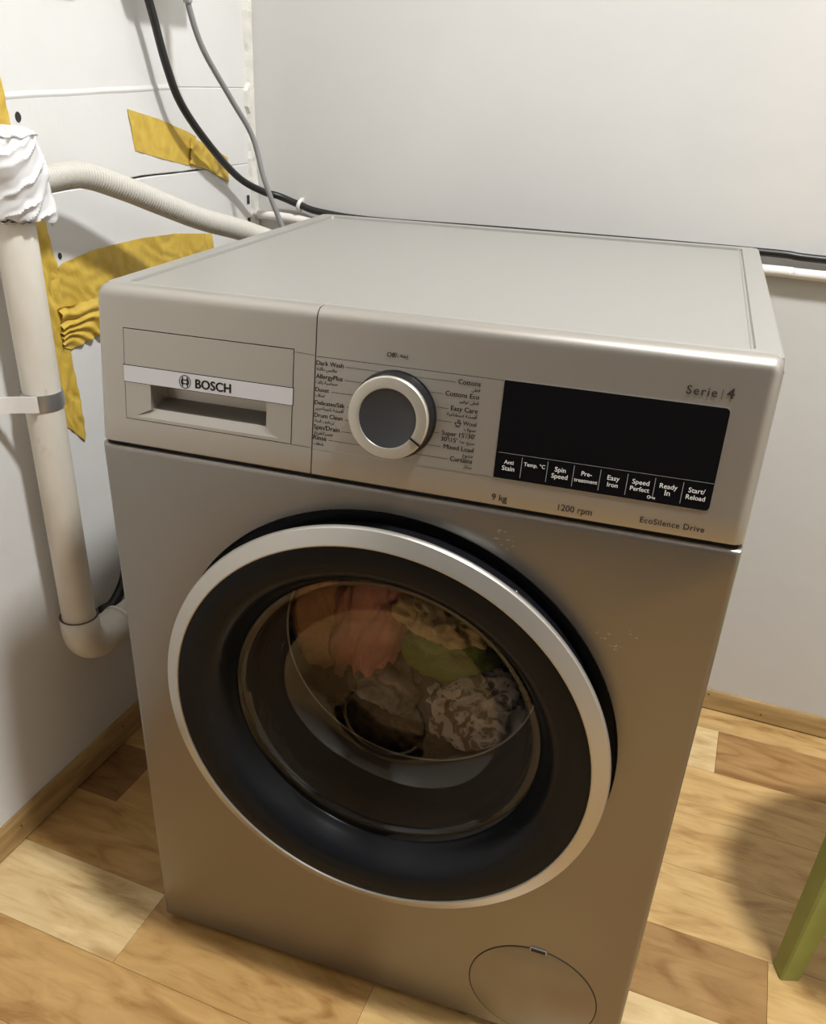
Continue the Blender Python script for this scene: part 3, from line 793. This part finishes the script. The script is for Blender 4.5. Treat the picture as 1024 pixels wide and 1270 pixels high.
# touch keys on the display
KZT = 0.7492
pline('key_line', M['ink_grey'], dp, [(0.3935, KZT), (0.5655, KZT+0.0006)], 0.0003, 0.0014)
key = [('Anti', 'Stain'), ('Temp. °C',), ('Spin', 'Speed'), ('Pre-', 'treatment'), ('Easy', 'Iron'), ('Speed', 'Perfect'), ('Ready', 'In'), ('Start/', 'Reload')]
kx0, kw = 0.3925, 0.02155
wid = {'Anti': .0080, 'Stain': .0105, 'Temp. °C': .0178, 'Spin': .0090, 'Speed': .0132, 'Pre-': .0085, 'treatment': .0190, 'Easy': .0095, 'Iron': .0084, 'Perfect': .0150, 'Ready': .0135, 'In': .0040, 'Start/': .0125, 'Reload': .0145}
for i, words in enumerate(key):
    xc = kx0+kw*(i+0.5)
    for k, wd_ in enumerate(words):
        zz = (0.7402 if len(words) == 2 else 0.7408)-0.0056*k
        text('key_lettering', wd_, M['ink_white'], dp, xc, zz, width=wid[wd_], align='CENTER', off=0.0015, bold=0.008)
    if i: pline('key_divider', M['ink_grey'], dp, [(kx0+kw*i, 0.7300), (kx0+kw*i, 0.7475)], 0.00045, 0.0015)
# small key symbol between two touch keys
bm = bmesh.new(); qx, qz = 0.5190, 0.7312
ringxz(bm, qx, qz, 0.0009, 0.0014, 0.0015, 14); rct(bm, qx+0.0013, qx+0.0050, qz-0.0003, qz+0.0003, 0.0015); rct(bm, qx+0.0036, qx+0.0041, qz-0.0012, qz, 0.0015); rct(bm, qx+0.0046, qx+0.0050, qz-0.0012, qz, 0.0015)
fixn(bm); obj('key_symbol', bm, M['ink_white'], dp)

# programme knob: axis normal to the leaning panel
kn = empty('program_knob', (KX, py(KZ), KZ)); kn.parent = wm
kn.rotation_euler = (-math.atan(0.131), 0, 0)
def kl(name, prof, m, seg=64, sm=30):
    bm = bmesh.new(); lathe_y(bm, prof, 0, 0, seg); fixn(bm); return obj(name, bm, m, kn, smooth=sm)
kl('skirt', [(0.0385, 0.0), (0.0385, -0.0008), (0.0372, -0.0014), (0.0362, -0.0050), (0.0350, -0.0140), (0.030, -0.0145)], M['black_plastic'])
kl('knob_ring', [(0.0352, -0.0125), (0.0358, -0.0150), (0.0356, -0.0172), (0.0345, -0.0182), (0.0275, -0.0190), (0.0258, -0.0188), (0.0254, -0.0178)], M['knob'])
kl('knob_face', [(0.0256, -0.0180), (0.0250, -0.0178), (0, -0.0176)], M['knob_face'])
bm = bmesh.new(); box(bm, 0.0256, 0.0362, -0.0197, -0.0150, -0.0008, 0.0008)
bmesh.ops.rotate(bm, verts=bm.verts[:], cent=(0, 0, 0), matrix=Matrix.Rotation(math.radians(32), 3, 'Y'))
obj('pointer', bm, M['black_plastic'], kn)

# pale scuff marks on the front and one on the worktop
bm = bmesh.new(); rs = random.Random(3)
for cx, cz, n_, sp in ((0.404, 0.679, 4, 0.003), (0.407, 0.667, 8, 0.009), (0.503, 0.594, 8, 0.006), (0.514, 0.586, 7, 0.006), (0.528, 0.602, 3, 0.006)):
    for k in range(n_):
        x, z = cx+rs.uniform(-sp, sp), cz+rs.uniform(-sp, sp)*0.6; l, w, a = rs.uniform(0.0006, 0.0022), rs.uniform(0.0002, 0.0005), rs.uniform(-0.9, 0.9)
        dx, dz = l*math.cos(a), l*math.sin(a); nx, nz = -w*math.sin(a), w*math.cos(a)
        bm.faces.new([bm.verts.new((x+p*dx+q*nx, -0.00015, z+p*dz+q*nz)) for p, q in ((-1, 0), (0, -1), (1, 0), (0, 1))])
bm.faces.new([bm.verts.new((x, y, 0.84575)) for x, y in ((0.1770, 0.1600), (0.1860, 0.1625), (0.1862, 0.1640), (0.1772, 0.1612))])
fixn(bm); obj('scuff', bm, M['hose'], wm)['kind'] = 'stuff'

# ------------------------------------------------------------------ laundry in the drum
def to_room(x, y, z):
    c, s = math.cos(ROT), math.sin(ROT); return Vector((x*c-y*s, x*s+y*c, z))
def garment(name, label, m, x, y, z, sx, sy, sz, rot, fdir, freq, amp, seed, group='laundry in the drum'):
    bm = bmesh.new(); bmesh.ops.create_icosphere(bm, subdivisions=5, radius=1)
    fd = Vector(fdir).normalized(); Rm = Matrix.Rotation(math.radians(rot), 3, 'Y')
    for v in bm.verts:
        d = v.co.normalized()
        w = noise.noise(d*1.6+Vector((seed, 0, 0)))
        ph = freq*d.dot(fd)+3.0*w+1.4*noise.noise(d*3.5+Vector((0, seed, 0)))
        f = abs(math.sin(ph))**0.7
        r = 1+0.22*w+amp*(f-0.6)+0.05*noise.noise(d*9+Vector((seed, seed, 0)))
        p = Vector((d.x*sx, d.y*sy, d.z*sz))*r
        v.co = Rm @ p
    o = obj(name, bm, m, None, smooth=80, loc=to_room(x, y, z)); o.rotation_euler = (0, 0, ROT)
    return tag(o, label, 'garment', group)
def cloth(name, c, c2=None, sc=25): return mat(name, c, 0.85, col2=c2, vscale=sc, bump=0.3, bscale=250)
M['c_peach'] = cloth('peach_cloth', (0.72, 0.40, 0.20)); M['c_pink'] = cloth('pink_cloth', (0.74, 0.36, 0.30)); M['c_cream'] = cloth('cream_cloth', (0.72, 0.58, 0.34))
M['c_green'] = cloth('green_cloth', (0.24, 0.30, 0.06)); M['c_dark'] = cloth('dark_cloth', (0.20, 0.165, 0.14)); M['c_grey'] = cloth('grey_cloth', (0.42, 0.36, 0.32), (0.2, 0.17, 0.15), 30)
def lace_mat():
    m, nt, b = new_mat('lace_print'); b.inputs['Roughness'].default_value = 0.85
    tc = nt.nodes.new('ShaderNodeTexCoord')
    n = nt.nodes.new('ShaderNodeTexNoise'); n.inputs['Scale'].default_value = 45; n.inputs['Detail'].default_value = 3; n.inputs['Distortion'].default_value = 1.8
    nt.links.new(tc.outputs['Object'], n.inputs['Vector'])
    r = nt.nodes.new('ShaderNodeValToRGB'); e = r.color_ramp.elements
    e[0].position = 0.42; e[0].color = (0.20, 0.15, 0.12, 1); e[1].position = 0.52; e[1].color = (0.84, 0.76, 0.70, 1)
    nt.links.new(n.outputs['Fac'], r.inputs['Fac']); nt.links.new(r.outputs['Color'], b.inputs['Base Color'])
    return m
M['c_lace'] = lace_mat()
garment('garment', 'peach coloured crumpled garment at the left behind the door glass', M['c_peach'], 0.165, 0.172, 0.455, 0.042, 0.052, 0.088, -12, (1, 0, 0.3), 5, 0.16, 1.3)
garment('garment', 'dusty pink crumpled garment in the upper middle behind the door glass', M['c_pink'], 0.235, 0.165, 0.462, 0.050, 0.052, 0.105, 14, (1, 0, -0.4), 6, 0.16, 4.7)
garment('garment', 'cream gathered cloth near the top of the drum window', M['c_cream'], 0.325, 0.152, 0.485, 0.062, 0.042, 0.030, 12, (1, 0, 0.2), 11, 0.20, 8.2)
garment('garment', 'olive green cloth under the cream gathered cloth', M['c_green'], 0.325, 0.178, 0.430, 0.062, 0.055, 0.042, 0, (0.4, 0, 1), 4, 0.10, 12.4)
garment('garment', 'dark brown cloth filling the middle of the laundry heap', M['c_dark'], 0.272, 0.220, 0.345, 0.145, 0.070, 0.125, 0, (1, 0, 1), 6, 0.12, 2.2)
garment('garment', 'grey crumpled cloth beside the lace print in the drum', M['c_grey'], 0.255, 0.165, 0.370, 0.050, 0.045, 0.040, 20, (1, 0, 0.6), 7, 0.20, 6.6)
M['c_brown'] = cloth('brown_cloth', (0.34, 0.23, 0.15), (0.12, 0.09, 0.07), 30)
garment('garment', 'brown mottled cloth at the bottom of the laundry heap', M['c_brown'], 0.250, 0.170, 0.290, 0.080, 0.045, 0.048, 12, (1, 0, 0.4), 7, 0.18, 15.3)
garment('garment', 'white and brown lace print garment at the right of the drum', M['c_lace'], 0.372, 0.152, 0.362, 0.066, 0.044, 0.050, -18, (0.5, 0, 1), 5, 0.18, 3.1)

# ------------------------------------------------------------------ drain pipe by the left wall
PX, PY = -0.236, 0.1735
PR = 0.0235
pipe = tag(empty('drain_pipe', (PX, PY, 0.235)), 'dirty white vertical drain pipe with elbow beside the washing machine', 'pipe')
def rel(v): return Vector(v)-Vector((PX, PY, 0.235))
bm = bmesh.new(); lathe_z(bm, [(PR, 0.300-0.235), (PR, 0.895-0.235), (PR*0.9, 0.896-0.235)], 0, 0, 40); fixn(bm)
obj('riser', bm, M['pipe'], pipe, smooth=40)
# elbow: socket, quarter bend, horizontal run along the wall
bm = bmesh.new(); ER = 0.0275
path = [Vector((PX, PY, 0.328)), Vector((PX, PY, 0.305))]
for i in range(1, 11):
    a = PI/2*i/10; path.append(Vector((PX, PY+0.036*(1-math.cos(a)), 0.305-0.036*math.sin(a))))
path.append(Vector((PX, PY+0.075, 0.269)))
def erad(i, L): return ER
sweep(bm, [rel(p) for p in path], erad, 36); obj('elbow', bm, M['pipe'], pipe, smooth=40)
bm = bmesh.new(); lathe_z(bm, [(PR+0.0006, 0.3282-0.235), (ER-0.001, 0.3290-0.235), (ER+0.0002, 0.3282-0.235)], 0, 0, 36); obj('socket_rim', bm, M['underlay'], pipe, smooth=60)
bm = bmesh.new(); sweep(bm, [rel((PX, PY+0.070, 0.269)), rel((PX, PY+0.40, 0.262))], PR, 32); obj('branch', bm, M['pipe'], pipe, smooth=40)
bm = bmesh.new(); sweep(bm, [rel((PX, PY+0.074, 0.269)), rel((PX, PY+0.080, 0.269))], ER+0.001, 32); obj('branch_collar', bm, M['pipe'], pipe, smooth=40)
# clamp: zinc strap round the pipe, white painted tab fixed to the wall
cl = tag(empty('pipe_clamp', (PX, PY, 0.655)), 'zinc strap clamp with white painted tab holding the pipe', 'clamp')
bm = bmesh.new(); prev = None; BR = PR+0.0012
for k in range(33):
    a = math.radians(-150+300*k/32)
    c, s = math.cos(a), math.sin(a)
    cur = [bm.verts.new((r*c, r*s, z)) for r, z in ((BR-0.0006, -0.010), (BR+0.0008, -0.010), (BR+0.0014, 0), (BR+0.0008, 0.010), (BR-0.0006, 0.010))]
    if prev:
        for q in range(5): bm.faces.new((prev[q], prev[(q+1) % 5], cur[(q+1) % 5], cur[q]))
    prev = cur
fixn(bm); obj('strap', bm, M['metal'], cl, smooth=40)
bm = bmesh.new(); prev = None
for x, y in ((0.0125, -0.0232), (0.0060, -0.0275), (-0.006, -0.033), (-0.020, -0.042), (-0.028, -0.055), (-0.031, -0.095)):
    cur = [bm.verts.new((x+dx, y+dy, z)) for dx, dy, z in ((0, 0, -0.0105), (0.0016, -0.0008, -0.0105), (0.0016, -0.0008, 0.0105), (0, 0, 0.0105))]
    if prev:
        for q in range(4): bm.faces.new((prev[q], prev[(q+1) % 4], cur[(q+1) % 4], cur[q]))
    prev = cur
bm.faces.new(prev); fixn(bm); tab = obj('tab', bm, M['paint_white'], cl, smooth=50)
bm = bmesh.new(); bmesh.ops.create_uvsphere(bm, u_segments=12, v_segments=8, radius=0.0042)
for v in bm.verts: v.co = Vector((v.co.x*0.5-0.0285, v.co.y-0.075, v.co.z))
obj('bolt', bm, M['paint_white'], cl, smooth=60)
# plastic bag wound round the top of the pipe and the hose end
bag = tag(empty('plastic_bag', (PX, PY+0.002, 0.870)), 'crumpled white plastic bag wrapped around the pipe top', 'plastic bag')
bm = bmesh.new(); NT, NZ = 96, 56; rings = []
for j in range(NZ+1):
    t = j/NZ; z = 0.095*t
    base = 0.0270+0.0125*math.sin(PI*min(1, t*1.02))**0.6 if t < 0.90 else 0.0325*math.sqrt(max(0, 1-((t-0.90)/0.10)**2))+0.003
    base += 0.007*max(0, 0.25-t)/0.25
    ring = []
    for k in range(NT):
        a = -PI+2*PI*k/NT; d = Vector((math.cos(a), math.sin(a), 0))
        ed = min(1, (PI-abs(a))/0.5)
        uu, vv = a*0.036, z
        p1 = 0.80*uu+0.60*vv; p2 = -0.60*uu+0.80*vv
        n1 = noise.noise(Vector((p1*14, p2*75, 3.3))); n2 = noise.noise(Vector((p1*30+4, p2*30, 7.1)))
        rdg = (1-min(1, abs(n1)*3.2))
        f = ed*(0.0052*rdg**1.5+0.0036*n2)+0.003*noise.noise(d*1.5+Vector((1, 0, t*2)))
        r = max(base+f*(1 if t < 0.95 else 0.5), 0.002)
        # a loose corner hangs down on the side of the hose
        sd = math.exp(-((((a-math.radians(40)+PI) % (2*PI))-PI)/0.40)**2)
        r += 0.004*sd*max(0, 1-t*2.2)
        zz = z-(0.010*sd*max(0, 1-t*4))+0.004*noise.noise(d*3+Vector((2, 2, 0)))
        ring.append(bm.verts.new((r*d.x, r*d.y, zz)))
    rings.append(ring)
for a, b in zip(rings, rings[1:]):
    for k in range(NT): bm.faces.new((a[k], a[(k+1) % NT], b[(k+1) % NT], b[k]))
bm.faces.new(rings[-1]); fixn(bm)
obj('bag_film', bm, M['bag'], bag, smooth=35)
bm = bmesh.new()
pth = [Vector(((PR+0.0035)*math.cos(2*PI*k/60), (PR+0.0035)*math.sin(2*PI*k/60), -0.0005+0.0022*math.sin(9*2*PI*k/60))) for k in range(61)]
sweep(bm, pth, 0.0016, 8); 
pth = [Vector(((PR+0.0042)*math.cos(2*PI*k/60), (PR+0.0042)*math.sin(2*PI*k/60), -0.0005-0.0022*math.sin(9*2*PI*k/60))) for k in range(61)]
sweep(bm, pth, 0.0016, 8)
obj('twisted_wire', bm, M['wire'], bag, smooth=60)

# corrugated drain hose from the bag to the back of the machine
hp = catmull([(-0.236, 0.196, 0.904), (-0.232, 0.224, 0.907), (-0.226, 0.284, 0.908), (-0.216, 0.346, 0.8895), (-0.204, 0.413, 0.864), (-0.189, 0.485, 0.837), (-0.170, 0.586, 0.807), (-0.130, 0.645, 0.775), (-0.07, 0.675, 0.71), (-0.02, 0.672, 0.60), (0.0, 0.650, 0.48)], 12)
hp = resample(hp, 0.0011)
bm = bmesh.new(); sweep(bm, [p-hp[0] for p in hp], lambda i, L: 0.0150+0.0007*math.sin(2*PI*L/0.0044), 20)
hose = tag(obj('drain_hose', bm, M['hose'], None, smooth=70, loc=hp[0]), 'grey corrugated drain hose arching from the bag to the machine', 'hose')

# cables
def cable(name, pts, r, m, label, cat='cable', n=10):
    p = catmull(pts, n); bm = bmesh.new(); sweep(bm, [q-p[0] for q in p], r, 10)
    return tag(obj(name, bm, m, None, smooth=60, loc=p[0]), label, cat)
cable('power_cable', [(-0.252, 0.478, 1.137), (-0.252, 0.497, 1.088), (-0.252, 0.518, 1.031), (-0.252, 0.548, 0.981), (-0.254, 0.617, 0.925), (-0.258, 0.705, 0.872), (-0.243, 0.757, 0.847), (-0.225, 0.779, 0.839), (-0.187, 0.786, 0.8265), (-0.150, 0.787, 0.818), (-0.05, 0.788, 0.812), (0.2, 0.789, 0.815), (0.562, 0.789, 0.8165), (0.654, 0.789, 0.8135), (1.0, 0.789, 0.81), (RX, 0.789, 0.81)], 0.0058, M['cable_black'], 'thick black cable curving down the corner and along the cream wall')
cable('supply_cable', [(-0.222, 0.537, 1.12), (-0.222, 0.539, 1.10), (-0.222, 0.567, 1.052), (-0.218, 0.628, 0.990), (-0.208, 0.670, 0.937), (-0.196, 0.683, 0.872), (-0.175, 0.700, 0.80), (-0.14, 0.715, 0.70), (-0.05, 0.70, 0.55)], 0.0042, M['cable_grey'], 'thin grey cable hanging down behind the washing machine')
bm = bmesh.new(); lathe_z(bm, [(0, 0), (0.0062, 0), (0.0066, 0.012), (0.0062, 0.03), (0.0075, 0.032), (0.0075, 0.05), (0, 0.05)], 0, 0, 16); fixn(bm)
tag(obj('cable_gland', bm, M['metal'], None, smooth=35, loc=(-0.222, 0.5365, 1.106)), 'grey cable gland at the top of the thin grey cable', 'cable gland')
cable('conduit', [(-0.270, 0.786, 0.806), (-0.20, 0.787, 0.803), (-0.12, 0.788, 0.796), (0.1, 0.788, 0.793), (0.574, 0.788, 0.7925), (0.66, 0.788, 0.791), (1.2, 0.788, 0.787), (RX, 0.788, 0.785)], 0.0075, M['conduit'], 'white conduit running along the cream wall below the black cable', 'conduit')
# white clip round the black cable
cc = tag(empty('cable_clip', (-0.187, 0.786, 0.8262)), 'small white clip holding the black cable in the corner', 'cable clip')
ax = Vector((0.95, 0.02, -0.27)).normalized()
bm = bmesh.new(); pth = []
q1 = ax.orthogonal().normalized(); q2 = ax.cross(q1)
for k in range(25):
    a = 2*PI*k/24; pth.append(0.0075*(math.cos(a)*q1+math.sin(a)*q2))
sweep(bm, pth, 0.0034, 8); obj('loop', bm, M['white_plastic'], cc, smooth=60)
bm = bmesh.new(); box(bm, -0.003, 0.003, 0.004, 0.0118, 0.004, 0.011, bev=0.001); obj('nail_block', bm, M['white_plastic'], cc)
# dark slot where the boards stop in the corner
for z0, z1 in ((0.823, 0.837), (0.792, 0.800)):
    bm = bmesh.new(); box(bm, WL+0.0002, WL+0.0012, 0.768, 0.776, z0, z1); obj('notch', bm, M['near_black'], wall_left)
# boxes on the wall above the frame (only a lower edge and a shadow are in view)
b1 = tag(empty('junction_box', (WL, 0.53, 1.15)), 'white junction box above the cables on the white wall', 'junction box')
bm = bmesh.new(); box(bm, 0, 0.050, -0.075, 0.065, -0.012, 0.11, bev=0.006, seg=3); obj('body', bm, M['white_plastic'], b1, smooth=40)
bm = bmesh.new(); box(bm, 0.050, 0.054, -0.070, 0.060, -0.007, 0.105, bev=0.002, seg=2); obj('lid', bm, M['white_plastic'], b1, smooth=40)
b2 = tag(empty('switch_box', (WL, 0.345, 1.106)), 'beige switch box at the top left of the white wall', 'switch')
bm = bmesh.new(); box(bm, 0, 0.010, -0.036, 0.030, 0, 0.08, bev=0.002, seg=2); obj('body', bm, M['beige_plastic'], b2, smooth=40)
bm = bmesh.new(); box(bm, 0.010, 0.014, -0.022, 0.014, 0.02, 0.06, bev=0.001, seg=2); obj('rocker', bm, M['white_plastic'], b2, smooth=40)
# black hose stub behind the elbow
cable('black_hose', [(-0.262, 0.248, 0.285), (-0.262, 0.275, 0.283), (-0.262, 0.305, 0.305), (-0.262, 0.330, 0.345), (-0.258, 0.40, 0.40), (-0.24, 0.5, 0.42)], 0.0085, M['cable_black'], 'short black hose behind the white pipe elbow', 'hose')

# ------------------------------------------------------------------ yellow tape on the white boards
def tape(label, top, bot, nu=60, nv=18, wr=0.002, seed=0, fold=(0.4, 1.0), ff=60, lift=0.0006, rag=0.0015):
    """strip between two edge polylines given as (y, z) on the left wall"""
    def samp(pl, t):
        L = [0]
        for a, b in zip(pl, pl[1:]): L.append(L[-1]+math.dist(a, b))
        s = t*L[-1]
        for i in range(len(pl)-1):
            if s <= L[i+1]+1e-9:
                u = (s-L[i])/max(L[i+1]-L[i], 1e-9); return (pl[i][0]+(pl[i+1][0]-pl[i][0])*u, pl[i][1]+(pl[i+1][1]-pl[i][1])*u)
        return pl[-1]
    oy, oz = samp(top, 0.5)
    bm = bmesh.new(); g = []
    for i in range(nu+1):
        t = i/nu; A = samp(top, t); B = samp(bot, t); row = []
        for j in range(nv+1):
            s = j/nv
            y = A[0]+(B[0]-A[0])*s; z = A[1]+(B[1]-A[1])*s
            if i in (0, nu): y += rag*noise.noise(Vector((seed, s*9, i)))
            w = noise.noise(Vector((y*14, z*14, seed)))
            ph = ff*(fold[0]*y+fold[1]*z)+6*w+2.5*noise.noise(Vector((y*35, z*35, seed+7)))
            h = lift+wr*(0.5+0.5*w)*abs(math.sin(ph))**1.5+0.0008*abs(noise.noise(Vector((y*60, z*60, seed+3))))
            row.append(bm.verts.new((h, y-oy, z-oz)))
        g.append(row)
    for i in range(nu):
        for j in range(nv): bm.faces.new((g[i][j], g[i][j+1], g[i+1][j+1], g[i+1][j]))
    # thin back skin so the strip has thickness
    ret = bmesh.ops.extrude_face_region(bm, geom=bm.faces[:])
    for v in [e for e in ret['geom'] if isinstance(e, bmesh.types.BMVert)]: v.co.x -= 0.0004
    fixn(bm)
    return tag(obj('tape_strip', bm, M['tape'], None, smooth=40, loc=(WL, oy, oz)), label, 'tape', 'yellow tape on the wall')
tape('long vertical yellow tape strip running behind the white pipe', [(0.170, 1.07), (0.188, 0.953), (0.216, 0.862), (0.228, 0.798), (0.224, 0.733), (0.232, 0.698), (0.250, 0.585), (0.262, 0.575)],
     [(0.226, 1.07), (0.241, 0.953), (0.268, 0.862), (0.281, 0.798), (0.278, 0.733), (0.282, 0.698), (0.290, 0.558), (0.286, 0.549)], nu=110, wr=0.0045, seed=2, fold=(1.0, 0.15), ff=160)
tape('wide yellow tape strip rising just behind the machine top', [(0.262, 0.785), (0.290, 0.797), (0.364, 0.805), (0.463, 0.806), (0.544, 0.802), (0.648, 0.789)],
     [(0.262, 0.735), (0.300, 0.735), (0.37, 0.743), (0.463, 0.745), (0.55, 0.742), (0.656, 0.733)], nu=110, wr=0.004, seed=5, fold=(0.55, 1.0), ff=90)
tape('crumpled yellow tape between the pipe and the machine corner', [(0.270, 0.744), (0.300, 0.741), (0.345, 0.742), (0.42, 0.745)], [(0.268, 0.690), (0.285, 0.684), (0.330, 0.690), (0.42, 0.700)], nu=70, nv=40, wr=0.011, seed=9, fold=(0.12, 1.0), ff=210, lift=0.002, rag=0.004)
tape('short slanting yellow tape piece left of the cables', [(0.460, 0.976), (0.530, 0.962), (0.609, 0.941), (0.622, 0.936)], [(0.469, 0.923), (0.537, 0.908), (0.612, 0.893), (0.624, 0.889)], nu=60, wr=0.0012, seed=14, fold=(1, -0.5), ff=50)
tape('torn end of yellow tape crossed by the black cable shadow', [(0.606, 0.935), (0.656, 0.921), (0.707, 0.901)], [(0.598, 0.899), (0.655, 0.884), (0.708, 0.863)], nu=40, wr=0.004, seed=21, fold=(1, 0.8), ff=70, lift=0.0022, rag=0.003)

# ------------------------------------------------------------------ green stool, only one leg in view
SCX, SCY = 0.937, 0.343
st = tag(empty('stool', (SCX, SCY, 0)), 'green painted wooden stool with one leg showing at the right edge', 'stool')
bm = bmesh.new(); lathe_z(bm, [(0, 0.425), (0.175, 0.425), (0.185, 0.431), (0.185, 0.445), (0.178, 0.452), (0, 0.452)], 0, 0, 48); fixn(bm)
obj('seat', bm, M['green'], st, smooth=40)
for ang in (209.5, 329.5, 89.5):
    a = math.radians(ang); bm = bmesh.new(); rings = []
    for t in (0, 0.02, 0.5, 1.0):
        r = 0.1685-0.026*t; hw = (0.0120 if t == 0 else 0.0132)+0.008*t; z = 0.432*t
        c = Vector((r*math.cos(a), r*math.sin(a), z)); ta = a+math.radians(45)-math.radians(8)
        ring = []
        for k in range(4):
            q = ta+k*PI/2
            for dq in (-0.10, 0.10): ring.append(bm.verts.new(c+Vector((hw*1.32*math.cos(q+dq), hw*1.32*math.sin(q+dq), 0))))
        rings.append(ring)
    for A, B in zip(rings, rings[1:]):
        for k in range(8): bm.faces.new((A[k], A[(k+1) % 8], B[(k+1) % 8], B[k]))
    bm.faces.new(rings[0]); bm.faces.new(rings[-1][::-1]); fixn(bm)
    obj('leg', bm, M['green'], st, smooth=20)
